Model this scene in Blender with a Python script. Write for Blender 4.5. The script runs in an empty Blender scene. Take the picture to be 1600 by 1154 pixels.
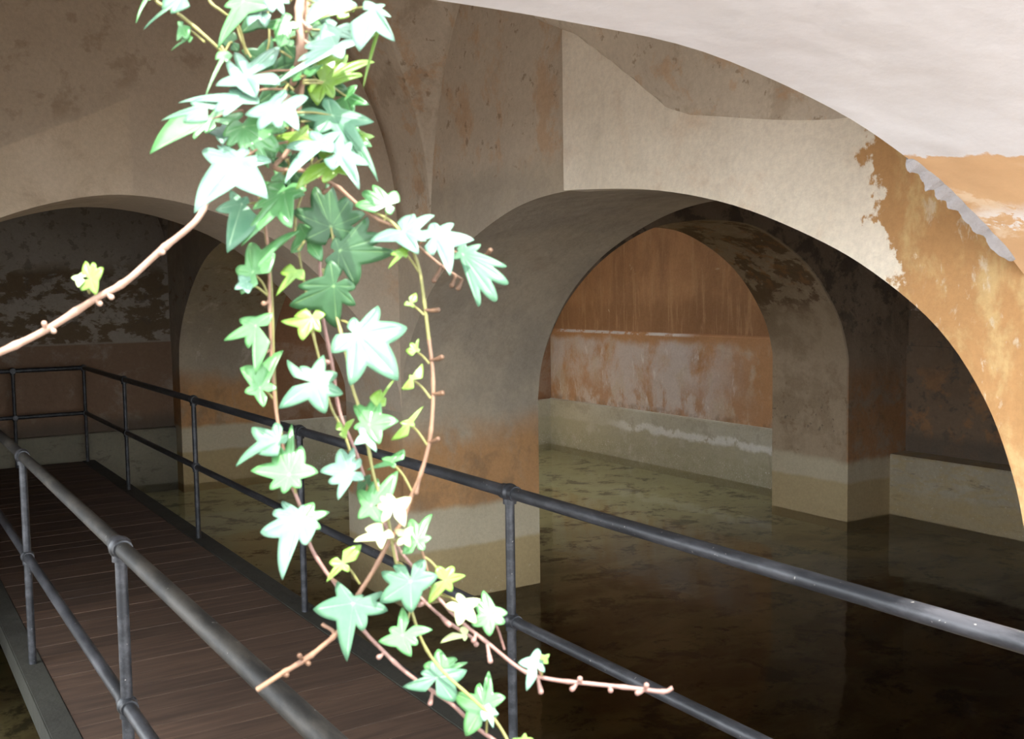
import bpy, bmesh, math, random
from mathutils import Vector, Matrix, noise as mnoise

SC = bpy.context.scene
COL = SC.collection
PI = math.pi
random.seed(7)

# ------------------------------------------------------------------ camera
# world axes: +Y runs along the walkway, +X to its right, Z up; the eye is at the origin
R = Matrix(((0.843208834667457, -0.053081226324350535, 0.5349591054937307),
            (-0.537386322887877, -0.05609788931610033, 0.841468339741505),
            (-0.014656094697966974, -0.997013244759658, -0.07582736090635485)))
FPX, CX, CY = 1605.0, 800.0, 577.0
cam = bpy.data.cameras.new('camera')
cam.sensor_width = 36.0
cam.lens = 36.0 * FPX / 1600.0
cam.clip_start = 0.02
cam.clip_end = 200
cam.dof.use_dof = True
cam.dof.focus_distance = 6.0
cam.dof.aperture_fstop = 19.0
camo = bpy.data.objects.new('camera', cam)
COL.objects.link(camo)
camo.matrix_world = Matrix((
    (R[0][0], -R[0][1], -R[0][2], 0), (R[1][0], -R[1][1], -R[1][2], 0),
    (R[2][0], -R[2][1], -R[2][2], 0), (0, 0, 0, 1)))
SC.camera = camo

# ------------------------------------------------------------------ world, sun, exposure
SC.view_settings.view_transform = 'Standard'
SC.view_settings.look = 'None'
SC.view_settings.gamma = 1
SC.view_settings.exposure = 0.30
SC.cycles.use_denoising = True
SC.cycles.max_bounces = 14
SC.cycles.diffuse_bounces = 10
SC.cycles.glossy_bounces = 6
SC.cycles.transparent_max_bounces = 12
SC.cycles.sample_clamp_indirect = 12
w = bpy.data.worlds.new('sky')
SC.world = w
w.use_nodes = True
bg = w.node_tree.nodes['Background']
bg.inputs[0].default_value = (0.88, 0.95, 1.0, 1)
bg.inputs[1].default_value = 7.0
SUN_DIR = Vector((-0.10, -0.44, 0.89)).normalized()      # towards the sun
sl = bpy.data.lights.new('sun', 'SUN')
sl.energy = 14.0
sl.angle = math.radians(1.2)
sl.color = (1.0, 0.97, 0.92)
slo = bpy.data.objects.new('sun', sl)
COL.objects.link(slo)
slo.rotation_euler = SUN_DIR.to_track_quat('Z', 'Y').to_euler()
slo.location = (0, -4, 6)


# ------------------------------------------------------------------ node helpers
def srgb(r, g, b):
    f = lambda c: (c / 255 / 12.92) if c / 255 <= 0.04045 else ((c / 255 + 0.055) / 1.055) ** 2.4
    return (f(r), f(g), f(b), 1)


class NT:
    def __init__(self, name):
        self.m = bpy.data.materials.new(name)
        self.m.use_nodes = True
        self.t = self.m.node_tree
        self.n = self.t.nodes
        self.b = self.n['Principled BSDF']
        self.out = self.n['Material Output']
        tc = self.n.new('ShaderNodeTexCoord')
        self.pos = tc.outputs['Object']
        self._xyz = None

    def link(self, a, b):
        self.t.links.new(a, b)

    def setin(self, sock, v):
        if isinstance(v, bpy.types.NodeSocket):
            self.link(v, sock)
        else:
            sock.default_value = v

    def math(self, op, a, b=0.0, c=None, clamp=False):
        n = self.n.new('ShaderNodeMath')
        n.operation = op
        n.use_clamp = clamp
        self.setin(n.inputs[0], a)
        self.setin(n.inputs[1], b)
        if c is not None:
            self.setin(n.inputs[2], c)
        return n.outputs[0]

    def axis(self, i):
        if self._xyz is None:
            s = self.n.new('ShaderNodeSeparateXYZ')
            self.link(self.pos, s.inputs[0])
            self._xyz = s
        return self._xyz.outputs[i]

    def noise(self, scale, detail=5, rough=0.6, stretch=(1, 1, 1), off=0.0, dist=0.0):
        mp = self.n.new('ShaderNodeMapping')
        self.link(self.pos, mp.inputs[0])
        mp.inputs['Location'].default_value = (off, off * 1.7, off * 0.6)
        mp.inputs['Scale'].default_value = stretch
        n = self.n.new('ShaderNodeTexNoise')
        self.link(mp.outputs[0], n.inputs['Vector'])
        n.inputs['Scale'].default_value = scale
        n.inputs['Detail'].default_value = detail
        n.inputs['Roughness'].default_value = rough
        n.inputs['Distortion'].default_value = dist
        return n.outputs[0]

    def smooth(self, v, lo, hi):
        n = self.n.new('ShaderNodeMapRange')
        n.interpolation_type = 'SMOOTHSTEP'
        n.clamp = True
        self.setin(n.inputs['Value'], v)
        if lo > hi:
            n.inputs['From Min'].default_value = hi
            n.inputs['From Max'].default_value = lo
            n.inputs['To Min'].default_value = 1
            n.inputs['To Max'].default_value = 0
        else:
            n.inputs['From Min'].default_value = lo
            n.inputs['From Max'].default_value = hi
        return n.outputs[0]

    def mix(self, fac, a, b, blend='MIX'):
        n = self.n.new('ShaderNodeMix')
        n.data_type = 'RGBA'
        n.blend_type = blend
        self.setin(n.inputs[0], fac)
        self.setin(n.inputs[6], a)
        self.setin(n.inputs[7], b)
        return n.outputs[2]

    def bump(self, h, strength, dist, prev=None):
        n = self.n.new('ShaderNodeBump')
        n.inputs['Strength'].default_value = strength
        n.inputs['Distance'].default_value = dist
        self.link(h, n.inputs['Height'])
        if prev is not None:
            self.link(prev, n.inputs['Normal'])
        return n.outputs[0]


def plaster(name, base, base2, layers=(), rough=0.85, bump=0.35, speck=0.18):
    """layers: (colour, opacity, noise spec or None, [(axis, lo, hi, wobble)...]); lo>hi fades downwards"""
    k = NT(name)
    big = k.noise(1.1, 4, 0.6, off=3.0)
    col = k.mix(k.smooth(big, 0.38, 0.62), base, base2)
    wob = k.math('SUBTRACT', k.noise(2.6, 6, 0.65, off=9.0), 0.5)
    for i, (c, op, ns, rng) in enumerate(layers):
        f = None
        if ns:
            sc, lo, hi = ns[:3]
            st = ns[3] if len(ns) > 3 else (1, 1, 1)
            of = ns[4] if len(ns) > 4 else 5.0 + 3.7 * i
            f = k.smooth(k.noise(sc, 8, 0.66, st, of, 0.25), lo, hi)
        for ax, lo, hi, wb in rng:
            if isinstance(ax, tuple):       # a slanting boundary: weighted sum of the three axes
                v = None
                for q in range(3):
                    if ax[q]:
                        t_ = k.math('MULTIPLY', k.axis(q), ax[q])
                        v = t_ if v is None else k.math('ADD', v, t_)
            else:
                v = k.axis(ax)
            if wb:
                v = k.math('ADD', v, k.math('MULTIPLY', wob, wb))
            g = k.smooth(v, lo, hi)
            f = g if f is None else k.math('MULTIPLY', f, g)
        if op != 1:
            f = k.math('MULTIPLY', f, op)
        col = k.mix(f, col, c)
    # fine speckle of the lime surface
    fine = k.noise(38, 5, 0.7, off=1.0)
    col = k.mix(speck, col, k.mix(k.smooth(fine, 0.3, 0.7), (0.55, 0.55, 0.55, 1), (1.25, 1.25, 1.25, 1)), 'MULTIPLY')
    k.link(col, k.b.inputs['Base Color'])
    k.b.inputs['Roughness'].default_value = rough
    k.b.inputs['Specular IOR Level'].default_value = 0.25
    b1 = k.bump(k.noise(1.7, 3, 0.5, off=2.0), 0.5, 0.10)
    b2 = k.bump(k.noise(9, 8, 0.7, off=4.0), bump, 0.02, b1)
    k.link(b2, k.b.inputs['Normal'])
    return k.m


# ------------------------------------------------------------------ plaster palette
PALE = (0.60, 0.50, 0.37, 1)
BEIGE = (0.49, 0.405, 0.30, 1)
GREYB = (0.40, 0.335, 0.26, 1)
ORANGE = (0.52, 0.27, 0.11, 1)
RUST = (0.40, 0.19, 0.075, 1)
BROWN = (0.24, 0.155, 0.09, 1)
DARKM = (0.13, 0.10, 0.075, 1)
OLIVE = (0.40, 0.36, 0.235, 1)
PGREEN = (0.55, 0.475, 0.34, 1)
OCHRE = (0.44, 0.33, 0.17, 1)
WHITEP = (0.66, 0.56, 0.49, 1)

tide = [  # bands every wall has near the water
    (ORANGE, 0.9, (3.0, 0.22, 0.48, (1, 1, .55)), [(2, -0.80, -1.15, .35)]),
    (BROWN, 0.45, (4.0, 0.48, 0.62, (1, 1, .8)), [(2, -0.9, -1.2, .3)]),
    (PGREEN, 0.95, None, [(2, -1.50, -1.56, .10)]),
    (OCHRE, 0.95, None, [(2, -1.80, -1.84, .07)]),
    (PALE, 0.7, (30, 0.62, 0.66), [(2, -1.95, -2.1, .1)]),
]
M_arcade = plaster('arcade_plaster', BEIGE, GREYB, [
    (BROWN, 0.30, (2.2, 0.52, 0.72, (1, 1, 1)), []),
    ((0.58, 0.48, 0.37, 1), 0.8, None, [(2, 0.60, 0.8, .15)]),
    (ORANGE, 0.42, (4.0, 0.51, 0.62, (1, 1, .7)), [(2, 0.62, 0.8, .25)]),
    (BROWN, 0.6, (13.0, 0.60, 0.66), [(2, 0.55, 0.75, .3)]),
    (WHITEP, 0.5, (4.5, 0.56, 0.66), [(2, -1.0, -0.7, .3), (1, 9, 11, 0)]),
    (BROWN, 0.8, (9.0, 0.56, 0.62), [(2, -0.2, 0.0, .3), (1, 9, 11, 0), (2, .4, .2, .3)]),
] + tide)
M_lit = plaster('pale_arch_plaster', (0.84, 0.74, 0.60, 1), (0.78, 0.68, 0.54, 1), [  # pale plaster, its tone partly standing in for stronger daylight here
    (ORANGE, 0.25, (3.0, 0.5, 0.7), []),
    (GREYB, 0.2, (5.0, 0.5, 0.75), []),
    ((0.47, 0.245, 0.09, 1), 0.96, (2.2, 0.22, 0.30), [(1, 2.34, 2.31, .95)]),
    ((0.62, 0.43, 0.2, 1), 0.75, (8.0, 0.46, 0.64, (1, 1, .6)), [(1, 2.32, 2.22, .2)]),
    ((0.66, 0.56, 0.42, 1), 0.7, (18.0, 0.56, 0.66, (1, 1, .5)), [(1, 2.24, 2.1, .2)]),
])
M_cross = plaster('cross_wall_plaster', (0.56, 0.455, 0.335, 1), (0.62, 0.51, 0.385, 1), [
    (BROWN, 0.4, (3.0, 0.5, 0.7), []),
    ((0.46, 0.375, 0.285, 1), 0.85, None, [((-.47, 0, 1), 0.48, 0.50, .06)]),
    ((0.50, 0.41, 0.315, 1), 0.8, None, [(0, 1.38, 1.42, .03)]),
    (BROWN, 0.35, (4.5, 0.54, 0.62), [((-.47, 0, 1), 0.48, 0.6, .2)]),
    (ORANGE, 0.3, (3.0, 0.5, 0.7), [(0, 2.0, 2.6, .4)]),
] + tide)
M_cross_r = plaster('stained_cross_wall_plaster', (0.35, 0.265, 0.19, 1), (0.31, 0.23, 0.16, 1), [
    ((0.43, 0.32, 0.215, 1), 0.9, None, [(1, 6.345, 6.36, 0)]),
    ((0.31, 0.22, 0.14, 1), 0.7, (2.3, 0.46, 0.58), [(1, 6.345, 6.36, 0)]),
    (DARKM, 0.8, (3.2, 0.50, 0.58), [(2, -0.6, -0.2, .3), (1, 6.36, 6.33, 0)]),
    (DARKM, 0.6, (12, 0.58, 0.64), [(2, -0.9, -0.5, .3), (1, 6.36, 6.33, 0)]),
    (RUST, 0.75, (4.2, 0.36, 0.56), [(2, -0.6, -1.0, .3), (1, 6.36, 6.33, 0)]),
    ((0.15, 0.085, 0.045, 1), 0.85, (2.8, 0.47, 0.54, (1, 1, 1.4), 31.0), [(1, 6.36, 6.4, 0), (2, -0.35, -0.1, .3)]),
    (DARKM, 0.7, (14, 0.60, 0.64), [(1, 6.36, 6.4, 0), (2, -1.5, -1.3, .1), (2, -1.0, -1.2, .2)]),
    (RUST, 0.5, (7, 0.52, 0.6), [(1, 6.36, 6.4, 0), (2, -0.1, 0.1, .3)]),
    (PALE, 0.6, (11, 0.64, 0.67, (1, 1, 1.8)), [(1, 6.36, 6.4, 0), (2, -0.1, 0.1, .3)]),
    (BROWN, 0.6, (7, 0.56, 0.64), [(2, -0.7, -1.0, .3)]),
    (PGREEN, 0.85, None, [(2, -1.60, -1.68, .12)]),
    (OCHRE, 0.8, None, [(2, -1.82, -1.86, .07)]),
])
M_back_far = plaster('orange_back_wall_plaster', (0.56, 0.30, 0.145, 1), (0.47, 0.245, 0.115, 1), [
    ((0.34, 0.175, 0.085, 1), 0.75, (1.3, 0.38, 0.62, (1, 1, .6)), [(2, -0.55, -0.52, 0)]),
    ((0.30, 0.15, 0.07, 1), 0.6, None, [(2, -0.55, -0.53, 0), (2, 0.0, -0.3, .2)]),
    ((0.56, 0.33, 0.17, 1), 0.6, (14, 0.50, 0.66, (1, 1, .12)), [(2, -0.55, -0.52, 0)]),
    ((0.64, 0.47, 0.30, 1), 0.8, (8, 0.665, 0.69), [(2, -0.45, -0.3, 0)]),
    ((0.66, 0.57, 0.52, 1), 0.9, (1.7, 0.34, 0.56, (1, 1, .8), 12.3), [(2, -0.60, -0.72, .25), (1, 8.0, 9.2, .4)]),
    ((0.62, 0.50, 0.38, 1), 0.6, (3.6, 0.48, 0.62, (1, 1, .7)), [(2, -0.60, -0.7, .1)]),
    ((0.50, 0.27, 0.14, 1), 0.85, (3.0, 0.46, 0.58, (1, 1, .6)), [(2, -1.0, -1.4, .4)]),
    ((0.78, 0.70, 0.64, 1), 0.7, (9, 0.60, 0.66, (1, 1, .35)), [(2, -0.66, -0.8, .1), (1, 8.0, 9.0, .4)]),
    ((0.80, 0.74, 0.68, 1), 0.9, (3.2, 0.42, 0.50), [(2, -0.585, -0.57, .02), (2, -0.535, -0.55, .02), (1, 9.0, 9.6, .4)]),  # painted highlight: light catching the ledge, put into the colour
    (BROWN, 0.5, (5, 0.45, 0.6), [(2, -1.44, -1.52, .05)]),
])
M_far_right = plaster('dim_orange_wall_plaster', (0.30, 0.155, 0.08, 1), (0.24, 0.125, 0.065, 1), [  # colour darkened to keep this wall dim despite the shaft's light
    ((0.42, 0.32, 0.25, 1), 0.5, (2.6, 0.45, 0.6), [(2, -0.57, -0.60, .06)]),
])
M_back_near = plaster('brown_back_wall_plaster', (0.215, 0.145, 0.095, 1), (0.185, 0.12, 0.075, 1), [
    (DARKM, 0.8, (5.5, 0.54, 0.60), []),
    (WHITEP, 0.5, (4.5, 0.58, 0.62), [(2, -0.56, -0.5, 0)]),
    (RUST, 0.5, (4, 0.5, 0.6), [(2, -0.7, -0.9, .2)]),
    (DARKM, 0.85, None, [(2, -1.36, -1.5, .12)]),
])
M_plinth = plaster('plinth_plaster', (0.50, 0.455, 0.35, 1), (0.56, 0.52, 0.42, 1), [
    (GREYB, 0.5, (6, 0.5, 0.62), []),
    ((0.44, 0.39, 0.27, 1), 0.85, (3.2, 0.36, 0.46), [(2, -1.78, -1.83, .2)]),
    ((0.76, 0.73, 0.68, 1), 0.85, (4, 0.40, 0.46), [(2, -1.70, -1.74, .28), (2, -1.84, -1.78, .28), (1, 10.9, 10.3, .5)]),
    (OLIVE, 0.7, (9, 0.4, 0.6), [(2, -1.9, -2.0, .1)]),
    ((0.80, 0.78, 0.7, 1), 0.8, (55, 0.60, 0.64), [(2, -1.96, -2.02, .05)]),
    (DARKM, 0.8, (40, 0.7, 0.74), []),
])
M_plinth_near = plaster('shaded_plinth_plaster', (0.40, 0.335, 0.24, 1), (0.46, 0.39, 0.285, 1), [  # shaded copy of the plinth plaster, the shade put into its colour
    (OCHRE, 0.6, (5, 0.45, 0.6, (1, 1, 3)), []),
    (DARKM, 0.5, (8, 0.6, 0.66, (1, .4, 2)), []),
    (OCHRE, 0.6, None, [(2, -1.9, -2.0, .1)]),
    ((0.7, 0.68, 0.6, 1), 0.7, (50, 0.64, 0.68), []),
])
M_plinth_dim = plaster('dim_plinth_plaster', (0.25, 0.225, 0.165, 1), (0.21, 0.19, 0.14, 1), [  # dimness at the far left end painted in as a darker plinth
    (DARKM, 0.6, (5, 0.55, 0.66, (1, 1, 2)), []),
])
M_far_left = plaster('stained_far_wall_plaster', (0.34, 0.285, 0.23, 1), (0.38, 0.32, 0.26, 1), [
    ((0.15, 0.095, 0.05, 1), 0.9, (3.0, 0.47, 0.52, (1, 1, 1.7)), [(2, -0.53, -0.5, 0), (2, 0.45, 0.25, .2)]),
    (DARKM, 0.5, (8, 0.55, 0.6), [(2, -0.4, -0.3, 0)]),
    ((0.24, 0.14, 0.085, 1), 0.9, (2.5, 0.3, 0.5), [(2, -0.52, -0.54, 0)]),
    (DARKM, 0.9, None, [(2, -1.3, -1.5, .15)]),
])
M_soffit = plaster('white_arch_plaster', (0.725, 0.71, 0.73, 1), (0.70, 0.68, 0.70, 1), [
    ((0.66, 0.40, 0.20, 1), 0.95, (2.0, 0.18, 0.24), [(2, 0.345, 0.335, .22), (0, 2.28, 2.32, .3)]),
    ((0.80, 0.62, 0.44, 1), 0.8, (6.0, 0.52, 0.62), [(2, 0.32, 0.27, .1), (0, 2.30, 2.36, .12)]),
    ((0.82, 0.78, 0.76, 1), 0.95, (3.6, 0.60, 0.62), [(2, 0.22, 0.18, .1), (0, 2.4, 2.5, 0)]),
], bump=0.15, speck=0.06)
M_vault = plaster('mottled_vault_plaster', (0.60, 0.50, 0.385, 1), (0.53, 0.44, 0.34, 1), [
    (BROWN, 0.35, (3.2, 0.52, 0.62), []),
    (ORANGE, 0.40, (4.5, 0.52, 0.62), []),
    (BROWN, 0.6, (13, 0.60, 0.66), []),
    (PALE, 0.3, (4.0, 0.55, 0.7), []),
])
M_vault_d = plaster('dim_vault_plaster', (0.34, 0.28, 0.215, 1), (0.28, 0.23, 0.18, 1), [  # darker copy of the vault plaster, with the bays' dimness in its colour
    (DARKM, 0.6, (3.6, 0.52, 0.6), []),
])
M_ground = plaster('grey_gravel', (0.175, 0.16, 0.15, 1), (0.14, 0.128, 0.12, 1), [])
M_chip = plaster('chipped_grey_render', (0.40, 0.385, 0.39, 1), (0.33, 0.315, 0.32, 1), [], bump=1.0)


def metal(name, c, c2, rough):
    k = NT(name)
    n = k.noise(14, 8, 0.7, (1, .25, 1), 2.0)
    col = k.mix(k.smooth(n, 0.42, 0.66), c, c2)
    sp = k.smooth(k.noise(60, 3, 0.6), 0.70, 0.73)
    col = k.mix(k.math('MULTIPLY', sp, 0.6), col, (0.45, 0.42, 0.38, 1))
    k.link(col, k.b.inputs['Base Color'])
    k.b.inputs['Metallic'].default_value = 0.25
    k.b.inputs['Roughness'].default_value = rough
    k.link(k.bump(k.noise(60, 6, 0.7), 0.25, 0.002), k.b.inputs['Normal'])
    return k.m


M_rail = metal('worn_black_paint', (0.026, 0.027, 0.031, 1), (0.07, 0.07, 0.078, 1), 0.42)
M_rail_w = metal('weathered_wood_brown_paint', (0.017, 0.0155, 0.014, 1), (0.06, 0.052, 0.043, 1), 0.62)


def deck_mat():
    k = NT('dark_brown_deck_boards')
    g = k.noise(5, 6, 0.65, (.5, 5, 1), 3.0)
    col = k.mix(k.smooth(g, 0.35, 0.65), (0.052, 0.029, 0.019, 1), (0.088, 0.05, 0.032, 1))
    y = k.math('DIVIDE', k.axis(1), 0.17)
    fr = k.math('FRACT', y)
    board = k.math('FLOOR', y)
    wn = k.n.new('ShaderNodeTexWhiteNoise')
    wn.noise_dimensions = '1D'
    k.link(board, wn.inputs['W'])
    v = k.math('MULTIPLY_ADD', wn.outputs[0], 0.5, 0.75)
    cmb = k.n.new('ShaderNodeCombineColor')
    for i in range(3):
        k.link(v, cmb.inputs[i])
    col = k.mix(1.0, col, cmb.outputs[0], 'MULTIPLY')
    seam = k.math('MULTIPLY', k.smooth(fr, 0.955, 0.975), k.smooth(k.noise(4, 5, 0.6), 0.34, 0.6))
    col = k.mix(k.math('MULTIPLY', seam, 0.6), col, (0.24, 0.16, 0.11, 1))
    k.link(col, k.b.inputs['Base Color'])
    k.b.inputs['Roughness'].default_value = 0.7
    k.link(k.bump(g, 0.3, 0.004), k.b.inputs['Normal'])
    return k.m


M_deck = deck_mat()
M_curb = plaster('grey_green_edge_beam', (0.042, 0.040, 0.032, 1), (0.034, 0.032, 0.026, 1), [])


def floor_mat():
    k = NT('algae_pool_bottom')
    a = k.noise(1.3, 7, 0.65, (.8, 1.3, 1), 6.0, 0.4)
    b = k.noise(2.8, 9, 0.72, (1, 1.1, 1), 2.0, 0.3)
    col = k.mix(k.smooth(a, 0.40, 0.60), (0.15, 0.11, 0.062, 1), (0.27, 0.225, 0.125, 1))
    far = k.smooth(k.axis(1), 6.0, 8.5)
    col = k.mix(k.math('MULTIPLY', far, 0.6), col, (0.56, 0.55, 0.34, 1))  # greener algae far off, lightened to carry the far bay's brightness
    col = k.mix(k.math('MULTIPLY', k.smooth(b, 0.51, 0.62), 0.85), col, (0.04, 0.032, 0.022, 1))
    c = k.noise(9, 6, 0.7, (1, 1.2, 1), 8.0)
    col = k.mix(k.math('MULTIPLY', k.smooth(c, 0.62, 0.68), 0.8), col, (0.03, 0.025, 0.02, 1))
    k.link(col, k.b.inputs['Base Color'])
    k.b.inputs['Roughness'].default_value = 0.9
    return k.m


def water_mat():
    k = NT('still_water')
    k.n.remove(k.b)
    tr = k.n.new('ShaderNodeBsdfTransparent')
    tr.inputs[0].default_value = (0.80, 0.77, 0.66, 1)
    gl = k.n.new('ShaderNodeBsdfGlossy')
    gl.inputs['Roughness'].default_value = 0.05
    gl.inputs['Color'].default_value = (1, 1, 1, 1)
    fr = k.n.new('ShaderNodeFresnel')
    fr.inputs['IOR'].default_value = 1.24
    bn = k.bump(k.noise(2.5, 3, 0.5), 0.10, 0.03)
    k.link(bn, fr.inputs['Normal'])
    k.link(bn, gl.inputs['Normal'])
    mx = k.n.new('ShaderNodeMixShader')
    k.link(fr.outputs[0], mx.inputs[0])
    k.link(tr.outputs[0], mx.inputs[1])
    k.link(gl.outputs[0], mx.inputs[2])
    k.link(mx.outputs[0], k.out.inputs['Surface'])
    return k.m


M_floor = floor_mat()
M_water = water_mat()


# ------------------------------------------------------------------ object helpers
def link_mesh(name, bm, mat, parent=None, smooth=True, ang=32):
    bmesh.ops.recalc_face_normals(bm, faces=bm.faces)
    me = bpy.data.meshes.new(name)
    bm.to_mesh(me)
    bm.free()
    if smooth:
        for p in me.polygons:
            p.use_smooth = True
        me.set_sharp_from_angle(angle=math.radians(ang))
    me.materials.append(mat)
    o = bpy.data.objects.new(name, me)
    COL.objects.link(o)
    if parent:
        o.parent = parent
    return o


def struct(o, label=None):
    o['kind'] = 'structure'
    if label:
        o['label'] = label
    return o


def thing(o, label, cat, group=None):
    o['label'] = label
    o['category'] = cat
    if group:
        o['group'] = group
    return o


def box_bm(bm, x0, x1, y0, y1, z0, z1):
    v = [bm.verts.new(p) for p in ((x0, y0, z0), (x1, y0, z0), (x1, y1, z0), (x0, y1, z0),
                                   (x0, y0, z1), (x1, y0, z1), (x1, y1, z1), (x0, y1, z1))]
    for f in ((0, 3, 2, 1), (4, 5, 6, 7), (0, 1, 5, 4), (1, 2, 6, 5), (2, 3, 7, 6), (3, 0, 4, 7)):
        bm.faces.new([v[i] for i in f])


def box(name, *a, mat, parent=None):
    bm = bmesh.new()
    box_bm(bm, *a)
    return link_mesh(name, bm, mat, parent, smooth=False)


def extrude_poly(pts, axis, a0, a1):
    """pts: outline (u, z); axis 'x' -> the outline lies in a Y-Z plane and is extruded along X, 'y' likewise"""
    bm = bmesh.new()
    mk = (lambda u, z, a: (a, u, z)) if axis == 'x' else (lambda u, z, a: (u, a, z))
    A = [bm.verts.new(mk(u, z, a0)) for u, z in pts]
    B = [bm.verts.new(mk(u, z, a1)) for u, z in pts]
    fa = bm.faces.new(A)
    fb = bm.faces.new(B[::-1])
    n = len(pts)
    for i in range(n):
        j = (i + 1) % n
        bm.faces.new((A[i], B[i], B[j], A[j]))
    bm.normal_update()
    bmesh.ops.triangulate(bm, faces=[fa, fb], ngon_method='EAR_CLIP')
    return bm


def catmull(pts, n):
    out = []
    P = [Vector(p) for p in pts]
    P = [P[0] * 2 - P[1]] + P + [P[-1] * 2 - P[-2]]
    for i in range(1, len(P) - 2):
        for k in range(n):
            t = k / n
            a, b, c, d = P[i - 1], P[i], P[i + 1], P[i + 2]
            out.append(0.5 * ((2 * b) + (c - a) * t + (2 * a - 5 * b + 4 * c - d) * t * t + (3 * b - a - 3 * c + d) * t ** 3))
    out.append(P[-2])
    return out


def ease(prof, n=5):
    return [(p.x, p.y) for p in catmull([(u, z, 0) for u, z in prof], n)]


ZS, ZB = -0.75, -2.62           # springing of the low arches, bottom of the masonry
TOP = 2.75

# ------------------------------------------------------------------ arch outlines measured in their wall planes (along, height)
arch_near = ease([(1.78, -0.78), (1.83, -0.58), (1.93, -0.35), (2.10, -0.13), (2.36, 0.06), (2.64, 0.20), (3.04, 0.345),
                  (3.5, 0.445), (4.0, 0.495), (4.4, 0.51), (4.78, 0.475), (5.16, 0.375), (5.55, 0.215), (5.90, -0.02),
                  (6.15, -0.30), (6.28, -0.55), (6.33, -0.80)])
arch_far = ease([(7.28, -0.80), (7.34, -0.50), (7.55, -0.16), (7.95, 0.16), (8.5, 0.41), (9.1, 0.54), (9.69, 0.58),
                 (10.3, 0.53), (10.9, 0.38), (11.4, 0.12), (11.8, -0.2), (12.03, -0.50), (12.10, -0.80)])
arch_walk = ease([(-0.34, -0.80), (-0.30, -0.6), (-0.10, -0.22), (0.22, 0.14), (0.62, 0.41), (1.04, 0.555), (1.4, 0.595),
                  (1.80, 0.535), (2.18, 0.39), (2.48, 0.18), (2.83, -0.18), (3.01, -0.44), (3.10, -0.65), (3.12, -0.82)])
arch_right = ease([(4.25, -0.80), (4.30, -0.50), (4.50, -0.12), (4.85, 0.22), (5.3, 0.46), (5.7, 0.545), (6.08, 0.565),
                   (6.53, 0.52), (7.00, 0.31), (7.33, 0.05), (7.60, -0.31), (7.71, -0.62), (7.72, -0.80)])
arch_front = ease([(-1.55, -0.85), (-1.48, -0.55), (-1.2, -0.12), (-0.7, 0.28), (-0.1, 0.49), (0.45, 0.555), (0.86, 0.565),
                   (1.28, 0.565), (1.68, 0.545), (2.12, 0.452), (2.43, 0.342), (2.66, 0.23), (2.99, 0.025), (3.2, -0.2),
                   (3.34, -0.5), (3.40, -0.85)])


def wall_with(openings, u0, u1, top=TOP):
    pts = [(u0, ZB)]
    for pr in openings:
        if pr[0][0] - u0 > 1e-4 or pr is not openings[0]:
            pts.append((pr[0][0], ZB))
        elif len(pts) == 1:
            pts = []                       # the wall starts at the springing itself
        pts += pr
        if u1 - pr[-1][0] > 1e-4:
            pts.append((pr[-1][0], ZB))
    if u1 - openings[-1][-1][0] > 1e-4:
        pts.append((u1, ZB))
    return pts + [(u1, top), (u0, top)]


XA0, XA1 = 3.12, 4.25
YB0, YB1 = 6.33, 7.27
XL = -0.40

# arcade along the walkway
o = struct(link_mesh('wall_arcade', extrude_poly(wall_with([arch_near, arch_far], 1.6, 12.6), 'x', XA0, XA1), M_arcade))
# pale thickening of the arcade next to the entrance: ends in the upright arris above the arch crown
cut = [(u, z - 0.012) for u, z in arch_near if u < 4.19]
u_end = 4.215
zc = cut[-1][1] + 0.003
slab = [(1.6, ZB), (1.76, ZB)] + cut + [(u_end, zc), (u_end, 1.9), (1.6, 1.9)]
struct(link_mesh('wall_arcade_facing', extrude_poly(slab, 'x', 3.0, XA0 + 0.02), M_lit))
# cross walls
struct(link_mesh('wall_cross_left', extrude_poly(wall_with([arch_walk], XL, XA0), 'y', YB0, YB1), M_cross))
struct(link_mesh('wall_cross_right', extrude_poly(wall_with([arch_right], XA1, 8.62), 'y', YB0, YB1), M_cross_r))
# right (back) wall: plinth, lower face, upper face set back above a plaster ledge
struct(box('wall_right', 8.40, 8.9, YB1, 12.6, ZB, -0.56, mat=M_back_far))
struct(box('wall_right_upper', 8.43, 8.9, YB1, 12.6, -0.56, TOP, mat=M_back_far))
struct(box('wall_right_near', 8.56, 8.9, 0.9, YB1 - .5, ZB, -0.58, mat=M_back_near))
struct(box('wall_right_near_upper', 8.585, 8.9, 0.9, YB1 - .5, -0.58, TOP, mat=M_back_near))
# far walls
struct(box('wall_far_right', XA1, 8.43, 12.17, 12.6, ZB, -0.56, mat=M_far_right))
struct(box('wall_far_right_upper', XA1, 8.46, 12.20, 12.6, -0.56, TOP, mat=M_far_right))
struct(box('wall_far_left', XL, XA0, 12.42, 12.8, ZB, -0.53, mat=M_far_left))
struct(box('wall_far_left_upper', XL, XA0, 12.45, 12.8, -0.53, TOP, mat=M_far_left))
arch_left_added = ease([(2.10, -0.80), (2.16, -0.5), (2.40, -0.15), (2.85, 0.2), (3.4, 0.43), (4.0, 0.51), (4.6, 0.43), (5.15, 0.2), (5.6, -0.15), (5.84, -0.5), (5.90, -0.80)])  # left opening added out of view to let more daylight in
struct(link_mesh('wall_left', extrude_poly(wall_with([arch_left_added], 1.0, 12.8), 'x', XL - 0.5, XL), M_vault_d))


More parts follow.
